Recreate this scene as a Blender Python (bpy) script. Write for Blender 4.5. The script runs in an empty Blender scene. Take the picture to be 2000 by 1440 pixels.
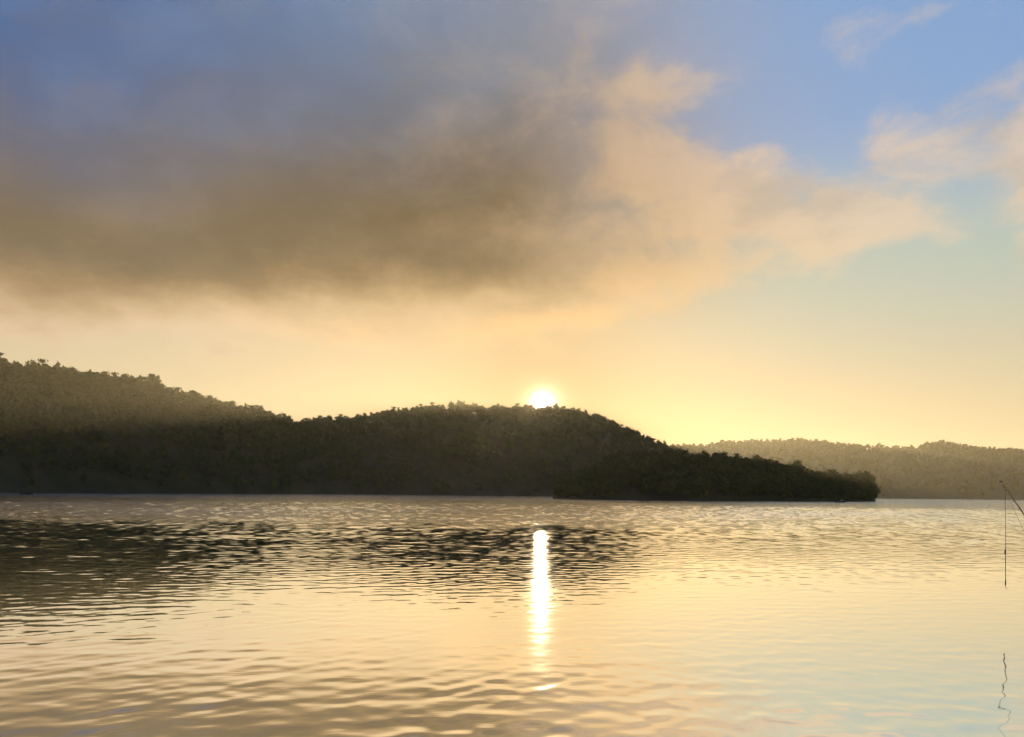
import bpy, bmesh, math
import numpy as np
from mathutils import Vector, Matrix

R_ = math.radians
scene = bpy.context.scene
col = scene.collection

# ------------------------------------------------------------------ camera
EYE = 2.0                     # eye height above the lake, metres
FPX = 1500.0                  # focal length in pixels of the 2000 px wide photograph
HOR = 963.5                   # row of the horizon on the optical axis
ROLL = 0.0095                 # the picture leans a little
cam_d = bpy.data.cameras.new('camera')
cam_d.sensor_width = 36.0
cam_d.lens = 36.0 * FPX / 2000.0
cam_d.shift_y = (HOR - 720.0) / 2000.0
cam_d.clip_start = 0.1
cam_d.clip_end = 20000.0
cam = bpy.data.objects.new('camera', cam_d)
col.objects.link(cam)
cam.location = (0, 0, EYE)
cam.rotation_euler = (R_(90), -ROLL, 0)
scene.camera = cam


def ray(px, py):
    a = (px - 1000.0) / FPX
    b = (HOR - py) / FPX
    return (a * math.cos(ROLL) - b * math.sin(ROLL), 1.0, a * math.sin(ROLL) + b * math.cos(ROLL))


def at(px, py, Y):
    d = ray(px, py)
    return Vector((d[0] * Y, Y, EYE + d[2] * Y))


# ------------------------------------------------------------------ world
SUN = Vector(ray(1060, 789.5)).normalized()
SUN_EL = math.asin(SUN.z)
SUN_AZ = math.atan2(SUN.x, SUN.y)        # from +Y towards +X

world = bpy.data.worlds.new('World')
scene.world = world
world.use_nodes = True
wt = world.node_tree
wt.nodes.clear()


class G:
    """small helper that chains shader nodes"""
    def __init__(self, tree):
        self.t = tree

    def node(self, kind, **kw):
        n = self.t.nodes.new(kind)
        for k, v in kw.items():
            setattr(n, k, v)
        return n

    def put(self, sock, v):
        if isinstance(v, bpy.types.NodeSocket):
            self.t.links.new(v, sock)
        elif v is not None:
            sock.default_value = v

    def m(self, op, a, b=None, c=None, clamp=False):
        n = self.node('ShaderNodeMath', operation=op, use_clamp=clamp)
        self.put(n.inputs[0], a)
        self.put(n.inputs[1], b)
        self.put(n.inputs[2], c)
        return n.outputs[0]

    def ss(self, x, lo, hi):          # smoothstep
        n = self.node('ShaderNodeMapRange', interpolation_type='SMOOTHSTEP')
        self.put(n.inputs['Value'], x)
        n.inputs['From Min'].default_value = lo
        n.inputs['From Max'].default_value = hi
        return n.outputs[0]

    def mix(self, f, a, b, blend='MIX'):
        n = self.node('ShaderNodeMix', data_type='RGBA', blend_type=blend)
        self.put(n.inputs[0], f)
        self.put(n.inputs[6], a)
        self.put(n.inputs[7], b)
        return n.outputs[2]

    def noise(self, vec, scale, detail=5, rough=0.55, dist=0.0):
        n = self.node('ShaderNodeTexNoise')
        self.put(n.inputs['Vector'], vec)
        n.inputs['Scale'].default_value = scale
        n.inputs['Detail'].default_value = detail
        n.inputs['Roughness'].default_value = rough
        n.inputs['Distortion'].default_value = dist
        return n.outputs[0], n.outputs[1]

    def vmul(self, vec, xyz):
        n = self.node('ShaderNodeVectorMath', operation='MULTIPLY')
        self.put(n.inputs[0], vec)
        n.inputs[1].default_value = xyz
        return n.outputs[0]


SKY_STRENGTH = 0.05
PHOTO_SCALE = 0.125             # photograph value 1.0 at the exposure set below
g = G(wt)
tc = g.node('ShaderNodeTexCoord')
dirv = tc.outputs['Generated']
sep = g.node('ShaderNodeSeparateXYZ')
g.put(sep.inputs[0], dirv)
dx, dy, dz = sep.outputs
az = g.m('MULTIPLY', g.m('ARCTAN2', dx, dy), 57.29578)
el = g.m('MULTIPLY', g.m('ARCSINE', dz), 57.29578)

sky = g.node('ShaderNodeTexSky', sky_type='NISHITA')
sky.sun_disc = False
sky.sun_elevation = SUN_EL
sky.sun_rotation = SUN_AZ
sky.altitude = 200
sky.air_density = 1.2
sky.dust_density = 1.5
sky.ozone_density = 1.5
skyc = sky.outputs[0]


def C(r, gg, b):
    """sRGB 0-255 seen in the sky -> colour fed to the Background"""
    f = lambda v: (v / 12.92 if v <= 0.04045 else ((v + 0.055) / 1.055) ** 2.4)
    return tuple(f(v / 255.0) / PHOTO_SCALE for v in (r, gg, b)) + (1.0,)


# warped sky coordinates for the clouds
dstr = g.vmul(dirv, (1.0, 1.0, 1.6))
n1, n1c = g.noise(dstr, 2.6, 6, 0.55)
n2, _ = g.noise(g.vmul(dirv, (1.0, 1.0, 2.2)), 6.0, 7, 0.6)
sepn = g.node('ShaderNodeSeparateColor')
g.put(sepn.inputs[0], n1c)
wx = g.m('MULTIPLY', g.m('SUBTRACT', sepn.outputs[0], 0.5), 15.0)
wy = g.m('MULTIPLY', g.m('SUBTRACT', sepn.outputs[1], 0.5), 9.0)
fx = g.m('MULTIPLY', g.m('SUBTRACT', n2, 0.5), 8.0)
azw = g.m('ADD', g.m('ADD', az, wx), fx)
elw = g.m('ADD', g.m('ADD', el, wy), g.m('MULTIPLY', fx, 0.55))


def blob(a0, e0, sa, se, amp=1.0, warp=1.0):
    A = azw if warp else az
    E = elw if warp else el
    u = g.m('DIVIDE', g.m('SUBTRACT', A, a0), sa)
    v = g.m('DIVIDE', g.m('SUBTRACT', E, e0), se)
    q = g.m('ADD', g.m('MULTIPLY', u, u), g.m('MULTIPLY', v, v))
    return g.m('MULTIPLY', g.m('EXPONENT', g.m('MULTIPLY', q, -1.0)), amp)


# angle from the sun
dotn = g.node('ShaderNodeVectorMath', operation='DOT_PRODUCT')
g.put(dotn.inputs[0], dirv)
dotn.inputs[1].default_value = SUN
sang = g.m('MULTIPLY', g.m('ARCCOSINE', g.m('MINIMUM', dotn.outputs['Value'], 0.9999999)), 57.29578)

# clear air: physical sky, thick morning air low down
low = g.m('EXPONENT', g.m('MULTIPLY', g.m('MAXIMUM', el, 0.0), -0.085))
air = g.mix(g.ss(el, 5, 17), C(216, 194, 156), g.mix(g.ss(az, -6, 20), C(216, 192, 156), C(180, 198, 188)))
air = g.mix(g.ss(el, 15, 25), air, C(124, 168, 222))
seen = g.m('SUBTRACT', 0.8, g.m('MULTIPLY', g.ss(sang, 38, 75), 0.8))
clear = g.mix(seen, skyc, air)
warm = g.m('EXPONENT', g.m('MULTIPLY', sang, -0.08))
clear = g.mix(g.m('MULTIPLY', warm, 0.85), clear, C(118, 88, 64))

# bright broken cloud on the right
Lsum = None
for args in ((15, 18.5, 9, 4.5, 1.1), (24, 17.6, 5, 2.8, 1.2), (33.6, 18.0, 3.8, 4.4, 1.45), (12, 24.5, 7, 4, 0.85),
             (24, 29.0, 7, 1.8, 0.65), (27, 22.0, 5, 2.0, 0.6), (10, 14.0, 9, 1.8, 0.9), (6, 29, 5, 4, 0.5), (2, 12.4, 4.5, 0.8, 0.9), (-12, 11.4, 15, 1.7, 1.0), (-32, 10.6, 12, 1.8, 0.7),
             (48, 24, 9, 6, 0.8), (62, 16, 12, 4, 0.8)):
    b_ = blob(*args)
    Lsum = b_ if Lsum is None else g.m('ADD', Lsum, b_)
n3, _ = g.noise(g.vmul(dirv, (1.0, 1.0, 1.5)), 9.0, 8, 0.58, 0.3)
Ltex = g.m('ADD', Lsum, g.m('MULTIPLY', g.m('SUBTRACT', n3, 0.5), 2.6))
L = g.ss(Ltex, 0.3, 1.15)
litcol = g.mix(g.ss(sang, 8, 30), C(242, 196, 140), C(226, 200, 172))
litcol = g.mix(g.m('MULTIPLY', g.ss(n2, 0.46, 0.68), 0.45), litcol, C(150, 138, 126))
s1 = g.mix(g.m('MULTIPLY', L, 0.72), clear, litcol)

# the heavy bank on the left, lit from below by the low sun
elt = g.m('ADD', elw, g.m('MULTIPLY', g.m('MINIMUM', g.m('ADD', az, 14.0), 0.0), -0.10))
lowedge = g.ss(elt, 10.2, 16.0)
right = g.m('SUBTRACT', 1.0, g.ss(g.m('MULTIPLY', g.m('ADD', az, azw), 0.5), -2.0, 24.0))
top = g.m('SUBTRACT', 1.0, g.m('MULTIPLY', g.ss(elw, 24, 42), 0.4))
D = g.m('MULTIPLY', g.m('MULTIPLY', lowedge, right), top)
D = g.m('MULTIPLY', D, g.m('ADD', 0.82, g.m('MULTIPLY', n2, 0.35)), clamp=True)
brown = g.mix(g.ss(azw, -32, 2), C(108, 93, 74), C(68, 53, 38))
slate = g.mix(g.ss(az, -34, 6), C(70, 100, 146), C(104, 120, 142))
bank = g.mix(g.ss(g.m('SUBTRACT', elw, g.m('MULTIPLY', g.m('MINIMUM', az, 8.0), 0.14)), 20.5, 31.0), brown, slate)
bank = g.mix(g.m('MULTIPLY', g.ss(g.m('ADD', az, g.m('MULTIPLY', g.m('SUBTRACT', n3, 0.5), 24.0)), -12.0, 20.0), 0.8), bank, C(180, 152, 124))
bank = g.mix(g.m('MULTIPLY', g.ss(n2, 0.45, 0.75), 0.35), bank, C(128, 114, 98))
bank = g.mix(g.m('MULTIPLY', g.ss(n3, 0.40, 0.66), 0.32), bank, g.mix(1.0, bank, (1.7, 1.62, 1.5, 1.0), 'MULTIPLY'))
bank = g.mix(g.m('SUBTRACT', 1.0, g.ss(elt, 11.2, 17.2)), bank, C(206, 164, 112))
s2 = g.mix(D, s1, bank)

# sun: small disc with the glow of the damp air round it
glow = g.m('MULTIPLY', g.m('EXPONENT', g.m('MULTIPLY', sang, -0.95)), 9.0)
disc = g.m('MULTIPLY', g.m('EXPONENT', g.m('MULTIPLY', sang, -3.3)), 130.0)
sunc = g.node('ShaderNodeCombineColor')
tot = g.m('ADD', glow, disc)
g.put(sunc.inputs[0], tot)
g.put(sunc.inputs[1], g.m('MULTIPLY', tot, 0.80))
g.put(sunc.inputs[2], g.m('ADD', g.m('MULTIPLY', glow, 0.38), g.m('MULTIPLY', disc, 0.6)))
s3 = g.mix(1.0, s2, sunc.outputs[0], 'ADD')

bg = g.node('ShaderNodeBackground')
g.put(bg.inputs['Color'], s3)
bg.inputs['Strength'].default_value = SKY_STRENGTH
wo = g.node('ShaderNodeOutputWorld')
wt.links.new(bg.outputs[0], wo.inputs['Surface'])

# ------------------------------------------------------------------ sun lamp
sun_d = bpy.data.lights.new('sun', 'SUN')
sun_d.energy = 5.0
sun_d.angle = R_(0.53)
sun_d.color = (1.0, 0.77, 0.46)
sun_o = bpy.data.objects.new('sun', sun_d)
col.objects.link(sun_o)
sun_o.rotation_euler = SUN.to_track_quat('Z', 'Y').to_euler()

vs = scene.view_settings
vs.view_transform = 'Standard'
vs.look = 'None'
vs.exposure = 1.32
vs.gamma = 1.0
vs.use_curve_mapping = False
cy = scene.cycles
cy.use_denoising = True
cy.max_bounces = 6
cy.diffuse_bounces = 2
cy.glossy_bounces = 3
cy.transmission_bounces = 2
cy.volume_bounces = 0
cy.transparent_max_bounces = 4
cy.sample_clamp_indirect = 8.0

# ------------------------------------------------------------------ helpers
rng = np.random.default_rng(11)


def mesh_from(name, v, f, mat, smooth=False):
    me = bpy.data.meshes.new(name)
    v = np.asarray(v, dtype=np.float32)
    if isinstance(f, np.ndarray):
        n, k = f.shape
        me.vertices.add(len(v))
        me.vertices.foreach_set('co', v.ravel())
        me.loops.add(n * k)
        me.loops.foreach_set('vertex_index', f.astype(np.int32).ravel())
        me.polygons.add(n)
        me.polygons.foreach_set('loop_start', np.arange(0, n * k, k, dtype=np.int32))
        me.polygons.foreach_set('loop_total', np.full(n, k, dtype=np.int32))
        me.update(calc_edges=True)
    else:
        me.from_pydata([tuple(p) for p in v], [], [tuple(q) for q in f])
    if smooth:
        me.polygons.foreach_set('use_smooth', np.ones(len(me.polygons), dtype=bool))
    if mat:
        me.materials.append(mat)
    return me


def link(name, me, parent=None, loc=(0, 0, 0)):
    o = bpy.data.objects.new(name, me)
    col.objects.link(o)
    o.parent = parent
    o.location = loc
    return o


def tag(o, label=None, cat=None, group=None, kind=None):
    for k, v in (('label', label), ('category', cat), ('group', group), ('kind', kind)):
        if v:
            o[k] = v
    return o


def material(name, base, rough=0.8, spec=0.3, metal=0.0):
    m = bpy.data.materials.new(name)
    m.use_nodes = True
    b = m.node_tree.nodes['Principled BSDF']
    b.inputs['Base Color'].default_value = (*base, 1)
    b.inputs['Roughness'].default_value = rough
    b.inputs['Specular IOR Level'].default_value = spec
    b.inputs['Metallic'].default_value = metal
    return m


def mottled(name, c0, c1, scale, rough=0.85, spec=0.2, metal=0.0, coord='Object', translucent=0.0):
    m = material(name, c0, rough, spec, metal)
    t = m.node_tree
    h = G(t)
    b = t.nodes['Principled BSDF']
    co = h.node('ShaderNodeTexCoord').outputs[coord]
    f, _ = h.noise(co, scale, 5, 0.6)
    oi = h.node('ShaderNodeObjectInfo').outputs['Random']
    f2 = h.m('ADD', h.ss(f, 0.3, 0.7), h.m('MULTIPLY', h.m('SUBTRACT', oi, 0.5), 0.5), clamp=True)
    colr = h.mix(f2, (*c0, 1), (*c1, 1))
    h.put(b.inputs['Base Color'], colr)
    if translucent:
        tr = h.node('ShaderNodeBsdfTranslucent')
        h.put(tr.inputs[0], h.mix(0.5, colr, (0.10, 0.12, 0.02, 1)))
        mx = h.node('ShaderNodeMixShader')
        mx.inputs[0].default_value = translucent
        t.links.new(b.outputs[0], mx.inputs[1])
        t.links.new(tr.outputs[0], mx.inputs[2])
        t.links.new(mx.outputs[0], t.nodes['Material Output'].inputs['Surface'])
    return m


M_leaf = mottled('foliage', (0.030, 0.042, 0.014), (0.055, 0.07, 0.02), 0.35, spec=0.05, translucent=0.05)
M_leaf2 = mottled('foliage_olive', (0.032, 0.04, 0.012), (0.055, 0.062, 0.018), 0.35, spec=0.05, translucent=0.04)
M_bark = mottled('bark', (0.06, 0.045, 0.03), (0.11, 0.085, 0.06), 3.0)
M_soil = mottled('forest_floor', (0.035, 0.035, 0.018), (0.07, 0.06, 0.03), 0.05)
M_field = mottled('hill_grass', (0.10, 0.10, 0.04), (0.16, 0.15, 0.06), 0.03)
M_hull = mottled('boat_hull', (0.03, 0.034, 0.03), (0.055, 0.055, 0.05), 4.0, rough=0.6, spec=0.15)
M_alu = mottled('boat_trim', (0.35, 0.36, 0.36), (0.45, 0.45, 0.45), 6.0, rough=0.5)
M_trim = mottled('dark_trim', (0.03, 0.032, 0.03), (0.06, 0.06, 0.055), 6.0, rough=0.7)
M_black = mottled('black_plastic', (0.02, 0.02, 0.02), (0.035, 0.035, 0.035), 20.0, rough=0.8, spec=0.1)
M_jacket = mottled('dark_jacket', (0.03, 0.035, 0.05), (0.05, 0.055, 0.07), 9.0)
M_cap = mottled('dark_cap', (0.025, 0.025, 0.03), (0.05, 0.05, 0.05), 9.0)
M_carbon = mottled('rod_blank', (0.018, 0.015, 0.012), (0.035, 0.028, 0.02), 30.0, rough=0.8, spec=0.1)
M_line = mottled('fishing_line', (0.03, 0.028, 0.02), (0.05, 0.045, 0.03), 30.0, rough=0.5)
M_cork = mottled('cork', (0.28, 0.18, 0.09), (0.4, 0.27, 0.15), 60.0)
M_steel = mottled('galvanised_steel', (0.25, 0.25, 0.25), (0.38, 0.38, 0.37), 12.0, rough=0.5, metal=0.7)
M_lead = mottled('sinker_lead', (0.07, 0.07, 0.065), (0.12, 0.12, 0.11), 40.0, rough=0.5, metal=0.3)

# ------------------------------------------------------------------ lake water
def smooth(x, a, b):
    t = np.clip((x - a) / (b - a), 0, 1)
    return t * t * (3 - 2 * t)


def ripple_noise(x, y, s, seed):
    r = np.random.default_rng(seed)
    out = np.zeros_like(x)
    for k in range(7):
        a = r.uniform(0, 2 * math.pi)
        w = r.uniform(0.6, 1.6) / s
        out += np.sin((x * math.cos(a) + y * math.sin(a)) * w * 2 * math.pi + r.uniform(0, 6.28))
    return out / 7 ** 0.5


def build_lake():
    rows = [0.4, 1.2, 2.2, 3.2, 4.0]
    r = 4.6
    while r < 760:
        rows.append(r)
        r += min(max(0.034, 0.0047 * r), 1.05)
    rows += [800, 900, 1050, 1250, 1500, 1900, 2400]
    rr = np.array(rows)
    fine = np.radians(np.linspace(-38.5, 38.5, 600))
    coarse = np.radians(np.linspace(38.5, 321.5, 60))[1:-1]
    th = np.concatenate([fine, coarse])
    nr, nt = len(rr), len(th)
    Rg, Tg = np.meshgrid(rr, th, indexing='ij')
    X = Rg * np.sin(Tg)
    Y = Rg * np.cos(Tg)
    cell = np.maximum(np.gradient(rr)[:, None] * np.ones_like(Rg), Rg * (fine[1] - fine[0]))
    cell[:, len(fine):] = 50.0
    # how ruffled the surface is: wind lanes lying across the lake
    dd = Y * (1 + 0.06 * ripple_noise(X, Y, 60.0, 3) + 0.05 * ripple_noise(X, Y * 0.7, 9.0, 4) + 0.04 * ripple_noise(X, Y * 0.5, 3.0, 6)) - 0.02 * X
    S = np.full_like(Rg, 0.012) + 0.008 * (1 - smooth(Y, 7.0, 9.5)) + 0.009 * smooth(Y, 13, 20) + 0.040 * smooth(Y, 17, 44)
    ruffle = 0.05 * smooth(Y, 18, 30) * (1 - smooth(dd, 44, 62)) + 1.5 * smooth(dd, 38, 70) * (1 - smooth(dd, 110, 116)) + 1.35 * smooth(dd, 112, 120) * (1 - smooth(dd, 190, 260)) + 2.1 * smooth(dd, 190, 240)
    ruffle = ruffle * (1 + 0.25 * ripple_noise(X * 0.4, Y, 16.0, 8))
    S = S * (1 + 0.18 * ripple_noise(X, Y * 0.6, 6.0, 9)) + 0.02 * ruffle
    S = np.clip(S, 0.006, 0.2)
    N = 72
    r2 = np.random.default_rng(5)
    lam = np.exp(np.linspace(math.log(0.2), math.log(5.0), N)) * r2.uniform(0.93, 1.07, N)
    ang = r2.normal(0.06, 0.72, N)
    ph = r2.uniform(0, 6.283, N)
    wgt = np.exp(-((np.log(lam) - math.log(0.38)) / 0.8) ** 2)
    Z = np.zeros_like(Rg)
    norm = np.zeros_like(Rg)
    for i in range(N):
        w = smooth(np.full_like(cell, lam[i]), 1.9 * cell, 3.4 * cell) * wgt[i]
        k = 2 * math.pi / lam[i]
        Z += w * np.sin((X * math.sin(ang[i]) + Y * math.cos(ang[i])) * k + ph[i]) / k
        norm += 0.5 * w * w
    Z *= S / np.sqrt(np.maximum(norm, 1e-3))
    Z *= smooth(Rg, 3.0, 5.0) * (1 - smooth(Rg, 700, 760))
    V = np.stack([X, Y, Z], -1).reshape(-1, 3)
    i = np.arange(nr - 1)[:, None]
    j = np.arange(nt)[None, :]
    a = i * nt + j
    b = i * nt + (j + 1) % nt
    F = np.stack([a, b, b + nt, a + nt], -1).reshape(-1, 4)[:, ::-1]
    m = bpy.data.materials.new('lake_water')
    m.use_nodes = True
    t = m.node_tree
    t.nodes.clear()
    h = G(t)
    co = h.node('ShaderNodeTexCoord').outputs['Object']
    f1, _ = h.noise(h.vmul(co, (0.4, 1.0, 1.0)), 5.0, 2, 0.45)
    f2, _ = h.noise(h.vmul(co, (0.6, 1.0, 1.0)), 15.0, 3, 0.55)
    f1 = h.m('ADD', f1, h.m('MULTIPLY', f2, 0.2))
    bump = h.node('ShaderNodeBump')
    bump.inputs['Strength'].default_value = 1.0
    ra = h.node('ShaderNodeAttribute', attribute_name='ruffle').outputs['Fac']
    h.put(bump.inputs['Distance'], h.m('MULTIPLY_ADD', ra, 0.033, 0.0015))
    if 'Filter Width' in bump.inputs:
        bump.inputs['Filter Width'].default_value = 0.002
    h.put(bump.inputs['Height'], f1)
    gl = h.node('ShaderNodeBsdfGlossy')
    gl.inputs['Color'].default_value = (0.95, 0.95, 0.93, 1)
    gl.inputs['Roughness'].default_value = 0.03
    h.put(gl.inputs['Normal'], bump.outputs[0])
    df = h.node('ShaderNodeBsdfDiffuse')
    df.inputs['Color'].default_value = (0.045, 0.042, 0.025, 1)
    fr = h.node('ShaderNodeFresnel')
    fr.inputs['IOR'].default_value = 1.33
    fac = h.m('ADD', h.m('MULTIPLY', fr.outputs[0], 0.68), 0.32, clamp=True)
    mx = h.node('ShaderNodeMixShader')
    h.put(mx.inputs[0], fac)
    t.links.new(df.outputs[0], mx.inputs[1])
    t.links.new(gl.outputs[0], mx.inputs[2])
    out = h.node('ShaderNodeOutputMaterial')
    t.links.new(mx.outputs[0], out.inputs['Surface'])
    me = mesh_from('lake_water', V, F, m, smooth=True)
    at_ = me.attributes.new('ruffle', 'FLOAT', 'POINT')
    at_.data.foreach_set('value', np.clip(ruffle, 0, 3).astype(np.float32).ravel())
    o = link('lake_water', me)
    tag(o, 'rippled lake water reflecting the low sun and cloud', kind='structure')
    return o


build_lake()

# ------------------------------------------------------------------ hills
def interp(pts, x):
    p = np.array(pts, dtype=float)
    return np.interp(x, p[:, 0], p[:, 1])


class Hill:
    """a ridge with a shore in front of it and a slope behind it"""
    def __init__(self, name, label, skyline, shore, ridge, tree_h, px0, px1, back, mat, rough=1.0, power=0.8, minz=-1.5):
        self.minz = minz
        self.sky, self.shore, self.ridge = skyline, shore, ridge
        self.tree_h, self.px0, self.px1, self.back, self.rough, self.power = tree_h, px0, px1, back, rough, power
        px = np.arange(px0, px1 + 1, 10.0)
        ks = np.concatenate([np.linspace(-0.06, 1, 26), np.linspace(1.08, 2.0, 10)])
        P = np.array([[self.point(x, k) for x in px] for k in ks])
        n, m = len(ks), len(px)
        a = (np.arange(n - 1)[:, None] * m + np.arange(m - 1)[None, :])
        F = np.stack([a, a + 1, a + m + 1, a + m], -1).reshape(-1, 4)
        self.obj = tag(link(name, mesh_from(name, P.reshape(-1, 3), F, mat, smooth=True)), label, kind='structure')

    def point(self, px, k):
        py = interp(self.sky, px)
        Ys, Yr = interp(self.shore, px), interp(self.ridge, px)
        u, _, v = ray(px, py)
        zr = max(EYE + v * Yr - self.tree_h, self.minz)
        if k <= 1:
            Y = Ys + (Yr - Ys) * k
            z = -0.8 if k < 0 else 0.5 + (zr - 0.5) * math.sin(min(k, 1) * math.pi / 2) ** self.power if zr > 0.5 else zr * max(k, 0.3)
            amp = self.rough * math.sin(max(k, 0) * math.pi)
        else:
            q = k - 1
            Y = Yr + q * self.back
            z = zr - (max(zr, 0) + 2) * (q * q * (3 - 2 * q))
            amp = self.rough * math.sin(q * math.pi) * 0.5
        z += amp * (2.2 * math.sin(px * 0.021 + k * 3.1) + 1.3 * math.sin(px * 0.047 - k * 5.0 + 1.0)) * min(1, max(zr, 0) / 25.0)
        return (u * Y, Y, z)


LEFT_SKY = [(-700, 640), (-400, 655), (-200, 680), (0, 707), (60, 716), (110, 718), (150, 727), (200, 736), (250, 742),
            (300, 750), (350, 766), (400, 780), (450, 790), (500, 802), (550, 816), (590, 828), (640, 846), (700, 868),
            (760, 892), (820, 922), (880, 958)]
CENT_SKY = [(250, 930), (350, 890), (450, 858), (530, 838), (590, 828), (650, 821), (700, 815), (760, 808), (820, 801),
            (880, 797), (950, 798), (1010, 799), (1030, 798), (1060, 799.5), (1090, 800), (1110, 803), (1150, 811), (1200, 829), (1250, 851),
            (1300, 871), (1350, 893), (1420, 925), (1480, 958)]
RIGHT_SKY = [(1150, 900), (1250, 880), (1320, 870), (1370, 870), (1420, 865), (1480, 863), (1560, 860), (1600, 861),
             (1640, 867), (1690, 873), (1740, 876), (1790, 876), (1805, 869), (1840, 863), (1880, 868), (1930, 877),
             (2000, 880), (2150, 884), (2400, 876), (2700, 884), (3200, 880)]
HEAD_SKY = [(1080, 950), (1120, 925), (1150, 905), (1190, 886), (1250, 873), (1300, 877), (1340, 880), (1400, 881),
            (1450, 889), (1500, 894), (1550, 904), (1600, 917), (1650, 933), (1680, 944), (1698, 958), (1712, 966)]

left_hill = Hill('wooded_hill', 'tall wooded hill rising at the left edge of the lake', LEFT_SKY,
                 [(-700, 330), (0, 375), (400, 480), (900, 660)], [(-700, 470), (0, 545), (400, 640), (600, 700), (900, 780)],
                 9.0, -700, 880, 300, M_soil)
cent_hill = Hill('wooded_hill', 'broad round wooded hill under the sun', CENT_SKY,
                 [(250, 640), (600, 590), (1000, 600), (1500, 640)], [(250, 900), (600, 860), (1000, 850), (1500, 840)],
                 7.6, 250, 1480, 380, M_soil)
right_hill = Hill('wooded_hill', 'distant pale wooded ridge across the water at right', RIGHT_SKY,
                  [(1150, 900), (1700, 850), (2000, 830), (3200, 620)], [(1150, 1380), (1700, 1360), (2000, 1280), (3200, 1000)],
                  8.5, 1150, 3200, 420, M_soil)
# lift of the bare field on the crest of the far ridge
headland = Hill('headland', 'low dark wooded headland reaching out into the lake', HEAD_SKY,
                [(1080, 300), (1130, 270), (1400, 258), (1600, 290), (1712, 330)],
                [(1080, 330), (1130, 318), (1400, 300), (1600, 318), (1712, 338)], 11.5, 1080, 1712, 60, M_soil, rough=0.3, minz=1.3)

# ------------------------------------------------------------------ foliage
ICO_V = []
_p = (1 + 5 ** 0.5) / 2
for s1_ in (-1, 1):
    for s2_ in (-1, 1):
        ICO_V += [(0, s1_, s2_ * _p), (s1_, s2_ * _p, 0), (s2_ * _p, 0, s1_)]
ICO_V = np.array(ICO_V, dtype=float)
ICO_V /= np.linalg.norm(ICO_V[0])
ICO_F = []
for i in range(12):
    for j in range(i + 1, 12):
        for k in range(j + 1, 12):
            d = [np.linalg.norm(ICO_V[a] - ICO_V[b]) for a, b in ((i, j), (j, k), (i, k))]
            if max(d) < 1.1:
                n = np.cross(ICO_V[j] - ICO_V[i], ICO_V[k] - ICO_V[i])
                ICO_F.append((i, j, k) if n @ ICO_V[i] > 0 else (i, k, j))
ICO_F = np.array(ICO_F)


def crown(seed, height, radius, lobes, leaves, size, base=0.25, core=0.78, thin=0.0):
    """lobed crown: leaf clumps spread over several uneven lobes, triangles only"""
    r = np.random.default_rng(seed)
    zc0, zc1 = height * base, height
    C_, Rl = [], []
    for i in range(lobes):
        t = (i + 0.5) / lobes
        z = zc0 + (zc1 - zc0) * (0.18 + 0.66 * t)
        rad = radius * (0.75 if thin else 0.62) * math.sin(math.pi * (0.22 + 0.62 * t)) * r.uniform(0.7, 1.1)
        a = r.uniform(0, 6.283)
        off = radius * 0.5 * r.uniform(0.3, 1.0) * math.sin(math.pi * (0.15 + 0.72 * t))
        C_.append((math.cos(a) * off, math.sin(a) * off, z))
        Rl.append((rad, rad, rad * r.uniform(0.62, 0.9)))
    C_, Rl = np.array(C_), np.array(Rl)
    V, F = [], []
    n0 = 0
    if core:
        for c, q in zip(C_, Rl):
            V.append(c + ICO_V * q * core * r.uniform(0.85, 1.1, (12, 1)))
            F.append(ICO_F + n0)
            n0 += 12
    li = r.integers(0, lobes, leaves)
    d = r.normal(size=(leaves, 3))
    d /= np.linalg.norm(d, axis=1)[:, None]
    p = C_[li] + d * Rl[li] * r.uniform(0.72, 1.18, (leaves, 1))
    u = r.normal(size=(leaves, 3)); u /= np.linalg.norm(u, axis=1)[:, None]
    w = np.cross(u, r.normal(size=(leaves, 3))); w /= np.linalg.norm(w, axis=1)[:, None]
    s = size * r.uniform(0.55, 1.25, (leaves, 1))
    q = np.stack([p + u * s * 0.6, p + w * s * 0.5 - u * s * 0.3, p - w * s * 0.5 - u * s * 0.3], 1).reshape(-1, 3)
    V.append(q)
    F.append(np.arange(leaves * 3).reshape(-1, 3) + n0)
    return np.concatenate(V), np.concatenate(F)


def forest(name, label, hill, pxa, pxb, count, protos, seed, kmax=1.0, skip=None, mat=M_leaf):
    r = np.random.default_rng(seed)
    V, F = [], []
    n0 = 0
    made = 0
    while made < count:
        px = r.uniform(pxa, pxb)
        k = r.uniform(0.0, kmax) ** 0.8
        if skip and skip(px, k):
            continue
        x, y, z = hill.point(px, k)
        if z < 0.2:
            made += 0.2
            continue
        v, f = protos[r.integers(len(protos))]
        a = r.uniform(0, 6.283)
        s = r.uniform(0.55, 1.2)
        ca, sa = math.cos(a) * s, math.sin(a) * s
        P = np.stack([v[:, 0] * ca - v[:, 1] * sa + x, v[:, 0] * sa + v[:, 1] * ca + y, v[:, 2] * s * r.uniform(0.85, 1.1) + z - 0.8], -1)
        V.append(P); F.append(f + n0)
        n0 += len(v)
        made += 1
    o = link(name, mesh_from(name, np.concatenate(V), np.concatenate(F), mat))
    return tag(o, label, 'forest', kind='stuff')


hillside = [crown(100 + i, 8.5 + 0.7 * i, 3.6 + 0.4 * (i * 3 % 7), 4, 46, 1.5, base=0.05) for i in range(7)]
farside = [crown(200 + i, 8.0 + 0.6 * i, 3.8 + 0.3 * i, 3, 24, 1.7, base=0.05) for i in range(6)]
nearside = [crown(300 + i, 9.0 + 0.5 * i, 3.2 + 0.15 * i, 8, 330, 0.8, base=0.0) for i in range(7)]

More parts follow.
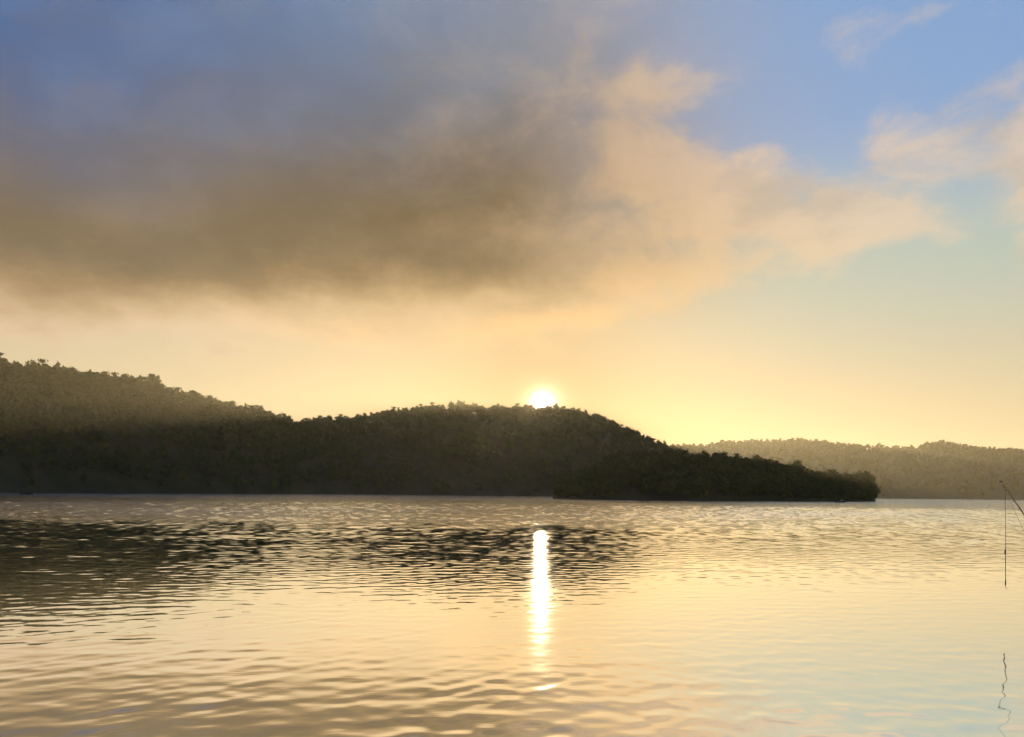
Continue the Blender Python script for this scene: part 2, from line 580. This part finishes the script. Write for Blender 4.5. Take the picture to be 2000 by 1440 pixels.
forest('hillside_forest', 'dense forest covering the slope of the tall hill at left', left_hill, -420, 870, 2300, hillside, 1, 0.965)
forest('hillside_forest', 'dense forest covering the round hill under the sun', cent_hill, 260, 1470, 2700, hillside, 2, 0.97)
forest('hillside_forest', 'hazy forest covering the distant ridge at right', right_hill, 1180, 2500, 3600, farside, 3, 0.965,
       skip=lambda px, k: 1690 < px < 1795 and k > 0.80)
forest('headland_wood', 'dark mass of trees and bushes filling the headland down to the waterline', headland, 1090, 1708, 560, nearside, 4, 0.93)


# ------------------------------------------------------------------ single trees
def tube(path, radii, sides=7):
    V, F = [], []
    path = [Vector(p) for p in path]
    for i, p in enumerate(path):
        t = (path[min(i + 1, len(path) - 1)] - path[max(i - 1, 0)]).normalized()
        a = t.orthogonal().normalized() if abs(t.z) < 0.9 else Vector((1, 0, 0))
        a = (a - t * a.dot(t)).normalized()
        b = t.cross(a)
        for s in range(sides):
            q = 2 * math.pi * s / sides
            V.append(p + (a * math.cos(q) + b * math.sin(q)) * radii[i])
    for i in range(len(path) - 1):
        for s in range(sides):
            s2 = (s + 1) % sides
            F.append((i * sides + s, i * sides + s2, (i + 1) * sides + s2, (i + 1) * sides + s))
    F.append(tuple(range(sides))[::-1])
    F.append(tuple((len(path) - 1) * sides + s for s in range(sides)))
    return V, F


def join(parts):
    V, F = [], []
    for v, f in parts:
        n = len(V)
        V += [tuple(p) for p in v]
        F += [tuple(i + n for i in q) for q in f]
    return V, F


def trunk_mesh(seed, h, r0):
    r = np.random.default_rng(seed)
    parts = [tube([(0, 0, -1.0), (0.05, 0, h * 0.3), (0.15, 0.1, h * 0.6), (0.1, 0.15, h * 0.85)], [r0, r0 * 0.8, r0 * 0.5, r0 * 0.15])]
    for i in range(6):
        a = r.uniform(0, 6.283)
        z = h * r.uniform(0.35, 0.7)
        l = h * r.uniform(0.18, 0.3)
        parts.append(tube([(0.08, 0.05, z), (math.cos(a) * l * 0.5, math.sin(a) * l * 0.5, z + l * 0.35),
                           (math.cos(a) * l, math.sin(a) * l, z + l * 0.8)], [r0 * 0.45, r0 * 0.3, r0 * 0.08], 5))
    return mesh_from('trunk', *join(parts), M_bark, smooth=True)


def proto(kind, n, h, rad, lobes, leaves, size, mat, seed, **kw):
    out = []
    for i in range(n):
        v, f = crown(seed + i, h, rad, lobes, leaves, size, **kw)
        out.append((mesh_from('crown', v, f, mat), trunk_mesh(seed + 50 + i, h, h * 0.02)))
    return out


P_head = proto('head', 7, 12.0, 3.9, 11, 1500, 0.62, M_leaf2, 400, base=0.12, core=0.72)
P_ridge = proto('ridge', 6, 10.5, 4.6, 7, 420, 1.15, M_leaf, 500, base=0.15, core=0.7)
P_thin = proto('thin', 4, 12.0, 3.2, 6, 190, 1.0, M_leaf, 600, base=0.35, core=0.32, thin=1)
P_far = proto('far', 5, 9.0, 4.6, 5, 220, 1.3, M_leaf, 700, base=0.15, core=0.7)


def tree(pr, loc, s, rot, label, group, sz=1.0, name='tree'):
    e = bpy.data.objects.new(name, None)
    col.objects.link(e)
    e.location = loc
    e.rotation_euler = (0, 0, rot)
    e.scale = (s, s, s * sz)
    e.empty_display_size = 1.0
    tag(e, label, 'tree', group)
    link('trunk', pr[1], e)
    link('crown', pr[0], e)
    return e


r = np.random.default_rng(77)


def crest(hill, px0, px1, step, protos, stretches, sparse=None, sp_rng=None, skip=None, smin=0.72, smax=1.08):
    px = px0
    while px < px1:
        if not (skip and skip[0] < px < skip[1]):
            k = r.uniform(0.975, 1.03)
            x, y, z = hill.point(px, k)
            pr = protos[r.integers(len(protos))]
            s = r.uniform(smin, smax) * (1.28 if r.uniform() < 0.09 else 1.0)
            if sparse and r.uniform() < (0.75 if sp_rng and sp_rng[0] < px < sp_rng[1] else 0.1):
                pr = sparse[r.integers(len(sparse))]
            label = next(l for e_, l in stretches if px < e_)
            tree(pr, (x, y, z - 0.4), s, r.uniform(0, 6.283), label, label, r.uniform(0.85, 1.1))
        px += step * r.uniform(0.6, 1.4)


crest(left_hill, -30, 600, 11.0, P_ridge, [
    (210, 'rounded broadleaf tree on the highest stretch of the left hill, at the picture edge'),
    (400, 'rounded broadleaf tree on the middle of the falling crest of the left hill'),
    (700, 'tree on the low end of the left hill crest beside the dip')], P_thin, smin=0.65, smax=1.25)
crest(cent_hill, 600, 1310, 8.6, P_ridge, [
    (815, 'small dense tree on the rising left shoulder of the hill under the sun'),
    (1025, 'small spindly tree on the flat top of the round hill left of the sun'),
    (1100, 'small tree silhouetted right under the sun on the hilltop'),
    (1400, 'small tree on the right shoulder of the round hill falling to the headland')],
      P_thin, (815, 1000), smin=0.6, smax=0.98)
crest(right_hill, 1315, 2030, 9.5, P_far, [
    (1450, 'pale hazy tree on the saddle behind the headland skyline'),
    (1700, 'pale hazy tree on the hump of the far ridge left of the open field'),
    (1900, 'pale hazy tree on the rounded knoll right of the open field'),
    (2100, 'pale hazy tree on the far ridge above the fishing rod')],
      P_thin, (1440, 1520), (1698, 1800), 0.6, 1.05)

# trees of the headland: its skyline, then the slope down to the water
HEAD_LABELS = [(1330, 'dark tree on the skyline of the headland where it overlaps the round hill'),
               (1560, 'dark tree on the middle of the headland skyline against the far ridge'),
               (1800, 'dark tree on the low outer tip of the headland')]
px = 1128.0
while px < 1702:
    x, y, z = headland.point(px, r.uniform(0.93, 1.05))
    s = r.uniform(0.78, 1.05) * (1 - 0.35 * smooth(np.array(px), 1640, 1702))
    tree(P_head[r.integers(7)], (x, y, z - 0.5), s, r.uniform(0, 6.283),
         *[next(l for e_, l in HEAD_LABELS if px < e_)] * 2, r.uniform(0.88, 1.1))
    px += r.uniform(7, 16)


def lone(hill, px, py, protos, i, label, lift=0.0, s=1.0, k=1.0):
    x, y, z = hill.point(px, k)
    top = at(px, py, y).z
    p = protos[i]
    h = max(v.co.z for v in p[0].vertices)
    sc = max((top - z) / h, 0.5)
    return tree(p, (x, y, z - 0.3), sc * s, 0.7 * i, label, None, 1.0 / s)


lone(left_hill, 451, 783, P_thin, 1, 'tall open-crowned tree standing above the lower crest of the left hill')
lone(left_hill, 394, 771, P_thin, 2, 'slim tree poking above the crest of the left hill, uphill of the tallest one')
lone(right_hill, 1704, 869, P_thin, 0, 'lone spindly tree at the left end of the open field on the far ridge', k=1.0)
lone(right_hill, 1714, 870, P_far, 1, 'small round tree beside the spindly one on the far field')
lone(right_hill, 1750, 869, P_far, 2, 'wide clump-like tree in the middle of the open field on the far ridge', s=1.5)
lone(right_hill, 1762, 871, P_thin, 3, 'small tree just right of the wide one on the far field')


# ------------------------------------------------------------------ mast on the far saddle
def mast():
    base = Vector(right_hill.point(1358, 1.0))
    top = at(1358, 862, base.y).z
    e = bpy.data.objects.new('radio_mast', None)
    col.objects.link(e)
    e.location = base
    tag(e, 'thin mast standing on the saddle between the round hill and the far ridge', 'mast')
    h = top - base.z
    legs = []
    for i in range(3):
        q = i * 2.0944
        c, s = math.cos(q), math.sin(q)
        legs.append(tube([(c * 0.5, s * 0.5, -0.5), (c * 0.25, s * 0.25, h)], [0.12, 0.08], 5))
    link('lattice_legs', mesh_from('lattice_legs', *join(legs), M_steel), e)
    br = []
    n = 7
    for i in range(n):
        z0, z1 = h * i / n, h * (i + 1) / n
        for j in range(3):
            a0, a1 = j * 2.0944, (j + 1) * 2.0944
            w0, w1 = 0.5 - 0.25 * z0 / h, 0.5 - 0.25 * z1 / h
            br.append(tube([(math.cos(a0) * w0, math.sin(a0) * w0, z0), (math.cos(a1) * w1, math.sin(a1) * w1, z1)], [0.05, 0.05], 4))
    link('bracing', mesh_from('bracing', *join(br), M_steel), e)
    link('antenna', mesh_from('antenna', *tube([(0, 0, h - 0.2), (0, 0, h + 2.0)], [0.1, 0.05], 5), M_steel), e)


mast()


# ------------------------------------------------------------------ boats and people
def loft(sections):
    V, F = [], []
    m = len(sections[0])
    for s in sections:
        V += s
    for i in range(len(sections) - 1):
        for j in range(m - 1):
            F.append((i * m + j, i * m + j + 1, (i + 1) * m + j + 1, (i + 1) * m + j))
    return V, F


def box(c, s):
    x, y, z = c
    a, b, d = s[0] / 2, s[1] / 2, s[2] / 2
    V = [(x + i * a, y + j * b, z + k * d) for i in (-1, 1) for j in (-1, 1) for k in (-1, 1)]
    F = [(0, 1, 3, 2), (4, 6, 7, 5), (0, 4, 5, 1), (2, 3, 7, 6), (0, 2, 6, 4), (1, 5, 7, 3)]
    return V, F


def boat(loc, rot, length, label, hullmat, console=False):
    M_alu_ = M_alu if console else M_trim
    e = bpy.data.objects.new('fishing_boat', None)
    col.objects.link(e)
    e.location = loc
    e.rotation_euler = (0, 0, rot)
    tag(e, label, 'boat')
    L = length
    secs, rail = [], []
    for i in range(13):
        t = i / 12.0
        x = -L / 2 + L * t
        w = 0.82 * (1 - max(0, (t - 0.45) / 0.55) ** 2.4) * (0.92 + 0.08 * min(t * 4, 1)) + 0.015
        top = 0.46 + 0.28 * t ** 3
        keel = -0.10 + 0.42 * max(0, (t - 0.72) / 0.28) ** 2
        o, n = [], 0.035
        o += [(x, -w, top), (x, -w * 0.86, (top + keel) * 0.42), (x, -w * 0.45, keel + 0.03), (x, 0, keel),
              (x, w * 0.45, keel + 0.03), (x, w * 0.86, (top + keel) * 0.42), (x, w, top)]
        wi = max(w - n, 0.005)
        o += [(x, wi, top), (x, wi * 0.84, (top + keel) * 0.42 + 0.04), (x, 0, keel + 0.09), (x, -wi * 0.84, (top + keel) * 0.42 + 0.04), (x, -wi, top), (x, -w, top)]
        secs.append(o)
        rail.append((x, w, top))
    V, F = loft(secs)
    m = len(secs[0])
    F.append(tuple(range(m - 1)))
    hull = link('hull', mesh_from('hull', V, F, hullmat), e)
    g1 = tube(rail, [0.03] * 13, 6)
    g2 = tube([(p[0], -p[1], p[2]) for p in rail], [0.03] * 13, 6)
    link('gunwale', mesh_from('gunwale', *join([g1, g2]), M_alu_), e)
    for x in (-L * 0.27, L * 0.06):
        link('bench', mesh_from('bench', *box((x, 0, 0.33), (0.32, 1.3, 0.05)), M_alu_), e)
    link('foredeck', mesh_from('foredeck', *loft([[(L * 0.22, -0.62, 0.46), (L * 0.22, 0.62, 0.46)], [(L * 0.36, -0.42, 0.52), (L * 0.36, 0.42, 0.52)],
                                                 [(L * 0.47, -0.1, 0.62), (L * 0.47, 0.1, 0.62)]]), hullmat), e)
    mt = link('outboard_motor', mesh_from('outboard_motor', *join([
        loft([[(-L / 2 - 0.3, -0.14, 0.62), (-L / 2 - 0.3, 0.14, 0.62), (-L / 2 - 0.04, 0.12, 0.6), (-L / 2 - 0.04, -0.12, 0.6), (-L / 2 - 0.3, -0.14, 0.62)],
              [(-L / 2 - 0.34, -0.16, 0.8), (-L / 2 - 0.34, 0.16, 0.8), (-L / 2 - 0.02, 0.14, 0.82), (-L / 2 - 0.02, -0.14, 0.82), (-L / 2 - 0.34, -0.16, 0.8)],
              [(-L / 2 - 0.26, -0.1, 0.95), (-L / 2 - 0.26, 0.1, 0.95), (-L / 2 - 0.06, 0.08, 0.97), (-L / 2 - 0.06, -0.08, 0.97), (-L / 2 - 0.26, -0.1, 0.95)]]),
        box((-L / 2 - 0.16, 0, 0.95), (0.2, 0.18, 0.02)),
        box((-L / 2 - 0.17, 0, 0.25), (0.14, 0.08, 0.78))]), M_black), e)
    link('tiller', mesh_from('tiller', *tube([(-L / 2 - 0.1, 0, 0.7), (-L / 2 + 0.4, 0.12, 0.74)], [0.025, 0.02], 6), M_black), mt)
    if console:
        link('windscreen', mesh_from('windscreen', *loft([[(0.25, -0.55, 0.45), (0.25, 0.55, 0.45)], [(0.18, -0.52, 0.85), (0.18, 0.52, 0.85)]]), M_alu), e)
        link('console', mesh_from('console', *box((0.42, 0, 0.6), (0.32, 1.15, 0.34)), M_alu), e)
    return e


def skin_figure(name, joints, edges, mat):
    me = bpy.data.meshes.new(name)
    me.from_pydata([j[:3] for j in joints], edges, [])
    tmp = bpy.data.objects.new(name + '_tmp', me)
    col.objects.link(tmp)
    md = tmp.modifiers.new('skin', 'SKIN')
    for i, j in enumerate(joints):
        sv = me.skin_vertices[0].data[i]
        sv.radius = (j[3], j[3])
        sv.use_root = (i == 0)
    tmp.modifiers.new('sub', 'SUBSURF').render_levels = 2
    tmp.modifiers['sub'].levels = 2
    dg = bpy.context.evaluated_depsgraph_get()
    dg.update()
    out = bpy.data.meshes.new_from_object(tmp.evaluated_get(dg))
    out.name = name
    bpy.data.objects.remove(tmp)
    out.materials.clear()
    out.materials.append(mat)
    out.polygons.foreach_set('use_smooth', np.ones(len(out.polygons), dtype=bool))
    return out


J = [(0, 0, 0.10, .15), (0.02, 0, 0.30, .15), (0.05, 0, 0.48, .17), (0.05, 0, 0.60, .075), (0.08, 0, 0.72, .10), (0.085, 0, 0.82, .085),
     (0.04, .20, 0.50, .07), (0.10, .27, 0.28, .055), (0.32, .20, 0.24, .045), (0.41, .17, 0.26, .04),
     (0.04, -.20, 0.50, .07), (0.10, -.27, 0.28, .055), (0.32, -.20, 0.27, .045), (0.41, -.17, 0.30, .04),
     (0.10, .11, 0.08, .10), (0.46, .14, 0.10, .075), (0.44, .14, -0.26, .05), (0.58, .14, -0.29, .04),
     (0.10, -.11, 0.08, .10), (0.46, -.14, 0.10, .075), (0.44, -.14, -0.26, .05), (0.58, -.14, -0.29, .04)]
E = [(0, 1), (1, 2), (2, 3), (3, 4), (4, 5), (2, 6), (6, 7), (7, 8), (8, 9), (2, 10), (10, 11), (11, 12), (12, 13),
     (0, 14), (14, 15), (15, 16), (16, 17), (0, 18), (18, 19), (19, 20), (20, 21)]
BODY = skin_figure('person', J, E, M_jacket)


def cap_mesh():
    V, F = [], []
    n = 12
    for k, (zz, rr_) in enumerate(((0.77, .112), (0.83, .115), (0.88, .09), (0.905, .04))):
        V += [(0.085 + rr_ * math.cos(6.2832 * i / n), rr_ * math.sin(6.2832 * i / n), zz) for i in range(n)]
    for k in range(3):
        F += [(k * n + i, k * n + (i + 1) % n, (k + 1) * n + (i + 1) % n, (k + 1) * n + i) for i in range(n)]
    F.append(tuple(3 * n + i for i in range(n)))
    bv, bf = box((0.23, 0, 0.79), (0.14, 0.16, 0.015))
    return mesh_from('cap', *join([(V, F), (bv, bf)]), M_cap, smooth=False)


CAP = cap_mesh()


def person(boat_obj, x, y, rot, label):
    o = link('person', BODY)
    mw = Matrix.Translation(boat_obj.location) @ Matrix.Rotation(boat_obj.rotation_euler.z, 4, 'Z')
    o.location = mw @ Vector((x, y, 0.37))
    o.rotation_euler = (0, 0, boat_obj.rotation_euler.z + rot)
    tag(o, label, 'person')
    link('cap', CAP, o)


p = at(49, 966.5, 1.0)
dL = EYE / -(ray(49, 966.3)[2])
b1 = boat(Vector((ray(49, 966)[0] * dL, dL, 0.0)), R_(172), 4.7, 'small dark fishing boat with two seated people, at the left edge under the hill', M_hull)
person(b1, -1.2, 0.05, 0.15, 'person seated in the stern of the small boat at left, nearer the motor')
person(b1, 0.3, -0.05, -0.4, 'person seated amidships in the small boat at left, nearer the bow')
dR = EYE / -(ray(1642, 982.0)[2])
b2 = boat(Vector((ray(1642, 982)[0] * dR, dR, 0.0)), R_(-48), 3.3, 'tiny motor boat with a pale console, off the tip of the headland', M_hull, console=True)

# low stony spit at the foot of the round hill
sp = []
for i in range(9):
    t = i / 8.0
    xx = (t - 0.5) * 9.0
    hh = 0.35 * math.sin(math.pi * t) ** 0.6 * (1 + 0.25 * math.sin(i * 2.3)) + 0.02
    sp.append([(xx, -1.6, -0.4), (xx, -0.8, hh * 0.7), (xx, 0.2, hh), (xx, 1.2, hh * 0.6), (xx, 2.0, -0.4)])
dS = EYE / -(ray(1103, 973.2)[2])
so = link('stony_spit', mesh_from('stony_spit', *loft(sp), M_soil, smooth=True), None, (ray(1103, 973)[0] * dS, dS, 0))
tag(so, 'low dark spit of stones breaking the water left of the headland', kind='structure')


# ------------------------------------------------------------------ fishing rod
YT = 12.45
tip = at(1955, 941, YT)
butt = at(2062, 1098, 9.5)
rod = bpy.data.objects.new('fishing_rod', None)
col.objects.link(rod)
rod.location = butt
tag(rod, 'dark fishing rod slanting in from the right edge above the water', 'fishing rod')
L0 = tip - butt
axis = L0.normalized()
side = axis.cross(Vector((0, 0, 1))).normalized()
under = side.cross(axis).normalized() * -1.0
if under.z > 0:
    under = -under


def on(t, off=0.0):
    sag = -0.05 * t * t
    return L0 * t + Vector((0, 0, sag + 0.05 * t)) + under * off


n = 18
link('blank', mesh_from('blank', *tube([on(i / n) for i in range(n + 1)], [0.013 - 0.0065 * i / n for i in range(n + 1)], 8), M_carbon, smooth=True), rod)
link('grip', mesh_from('grip', *tube([on(-0.12), on(-0.11), on(0.0), on(0.12), on(0.16)], [0.017, 0.02, 0.019, 0.018, 0.013], 10), M_cork, smooth=True), rod)


def ring(c, nrm, R, r_, seg=12, sd=6):
    nrm = Vector(nrm).normalized()
    a = nrm.orthogonal().normalized()
    b = nrm.cross(a)
    V, F = [], []
    for i in range(seg):
        q = 2 * math.pi * i / seg
        d = a * math.cos(q) + b * math.sin(q)
        for j in range(sd):
            w = 2 * math.pi * j / sd
            V.append(Vector(c) + d * (R + r_ * math.cos(w)) + nrm * r_ * math.sin(w))
    for i in range(seg):
        for j in range(sd):
            F.append((i * sd + j, ((i + 1) % seg) * sd + j, ((i + 1) % seg) * sd + (j + 1) % sd, i * sd + (j + 1) % sd))
    return V, F


for t_, R2 in ((0.30, .020), (0.45, .017), (0.60, .014), (0.72, .012), (0.82, .011), (0.885, .011), (0.94, .010)):
    c = on(t_, R2 + 0.012)
    parts = [ring(c, axis, R2, 0.003), tube([on(t_ - 0.012, 0.004), on(t_, 0.014)], [0.004, 0.003], 5), tube([on(t_ + 0.012, 0.004), on(t_, 0.014)], [0.004, 0.003], 5)]
    link('line_guide', mesh_from('line_guide', *join(parts), M_black), rod)
link('tip_guide', mesh_from('tip_guide', *join([ring(on(1.0) + axis * 0.012, under + side * 0.3, 0.018, 0.007), tube([on(0.985), on(1.0) + axis * 0.005], [0.011, 0.010], 7)]), M_black), rod)
reel = link('reel', mesh_from('reel', *join([tube([on(0.06, 0.01), on(0.06, 0.09)], [0.012, 0.014], 7),
                                             tube([on(0.03, 0.10), on(0.05, 0.10), on(0.075, 0.10)], [0.022, 0.034, 0.02], 10)]), M_black, smooth=True), rod)
link('spool', mesh_from('spool', *tube([on(0.075, 0.10), on(0.078, 0.10), on(0.092, 0.10), on(0.095, 0.10)], [0.03, 0.024, 0.024, 0.03], 12), M_steel), reel)
link('crank', mesh_from('crank', *tube([on(0.05, 0.10), on(0.05, 0.10) + side * 0.08, on(0.05, 0.16) + side * 0.09], [0.006, 0.006, 0.009], 6), M_steel), reel)

knot = at(1963.5, 960, YT) - butt
bead = at(1964, 1078, YT) - butt
low_ = at(1964, 1136, YT) - butt
end = at(1964, 1150, YT) - butt
link('line', mesh_from('line', *tube([on(1.0) + axis * 0.012, knot, bead], [0.0035, 0.004, 0.004], 6), M_line), rod)
lg = on(0.45, 0.03)
back = [knot, at(1982, 999, 11.6) - butt, at(2000, 1038, 10.9) - butt, at(2030, 1085, 10.2) - butt, on(0.1, 0.1)]
link('slack_line', mesh_from('slack_line', *tube(back, [0.003] * 5, 6), M_line), rod)

rig = bpy.data.objects.new('fishing_tackle', None)
col.objects.link(rig)
rig.location = butt + end
tag(rig, 'slim hook rig with a small sinker hanging on the line above the water', 'fishing tackle')
o_ = Vector(end)
link('leader', mesh_from('leader', *tube([bead - o_, low_ - o_], [0.0055, 0.0055], 6), M_line), rig)
link('float_stop', mesh_from('float_stop', *tube([bead - o_ + Vector((0, 0, 0.05)), bead - o_ + Vector((-.006, 0, 0.02)), bead - o_ + Vector((-.008, 0, -.02)), bead - o_ + Vector((0, 0, -0.05))],
                                                 [0.004, 0.014, 0.014, 0.005], 8), M_lead, smooth=True), rig)
link('sinker', mesh_from('sinker', *tube([low_ - o_ + Vector((0, 0, 0.05)), low_ - o_, low_ - o_ + Vector((0, 0, -0.05)), low_ - o_ + Vector((0, 0, -0.07))],
                                         [0.005, 0.011, 0.011, 0.004], 8), M_lead, smooth=True), rig)
hk = [low_ - o_ + Vector((0, 0, -0.06)), Vector((0, 0, 0.03))]
for i in range(7):
    q = math.pi * i / 6
    hk.append(Vector((0.014 - 0.014 * math.cos(q), 0, 0.014 - 0.014 * math.sin(q))))
link('hook', mesh_from('hook', *tube(hk, [0.0035] * len(hk), 5), M_steel), rig)

# bank stick that carries the rod, standing in the shallows beyond the right edge
rest = bpy.data.objects.new('rod_rest', None)
col.objects.link(rest)
q0 = butt + on(0.2)
rest.location = (q0.x, q0.y, 0)
tag(rest, 'steel bank stick with a forked head carrying the rod', 'rod rest')
zt = q0.z - 0.03
link('stake', mesh_from('stake', *tube([(0, 0, -0.9), (0, 0, zt - 0.08)], [0.012, 0.012], 8), M_steel), rest)
link('fork', mesh_from('fork', *tube([tuple(side * 0.07 + Vector((0, 0, zt + 0.06))), tuple(side * 0.05 + Vector((0, 0, zt - 0.03))), (0, 0, zt - 0.07),
                                      tuple(side * -0.05 + Vector((0, 0, zt - 0.03))), tuple(side * -0.07 + Vector((0, 0, zt + 0.06)))], [0.008] * 5, 6), M_steel), rest)

# ------------------------------------------------------------------ damp morning air
HZ_TOP = 118.0
v_, f_ = box((0, 0, (HZ_TOP - 1.0) / 2), (5200, 5200, HZ_TOP + 1.0))
mh = bpy.data.materials.new('haze')
mh.use_nodes = True
mh.node_tree.nodes.clear()
hg = G(mh.node_tree)
pv = hg.node('ShaderNodeVolumePrincipled')
pv.inputs['Color'].default_value = (0.97, 0.90, 0.68, 1)
pv.inputs['Density'].default_value = 0.000085
pv.inputs['Anisotropy'].default_value = 0.55
mo = hg.node('ShaderNodeOutputMaterial')
mh.node_tree.links.new(pv.outputs[0], mo.inputs['Volume'])
hz = link('haze', mesh_from('haze', v_, f_, mh))
tag(hz, 'thin sunlit haze over the lake', kind='stuff')
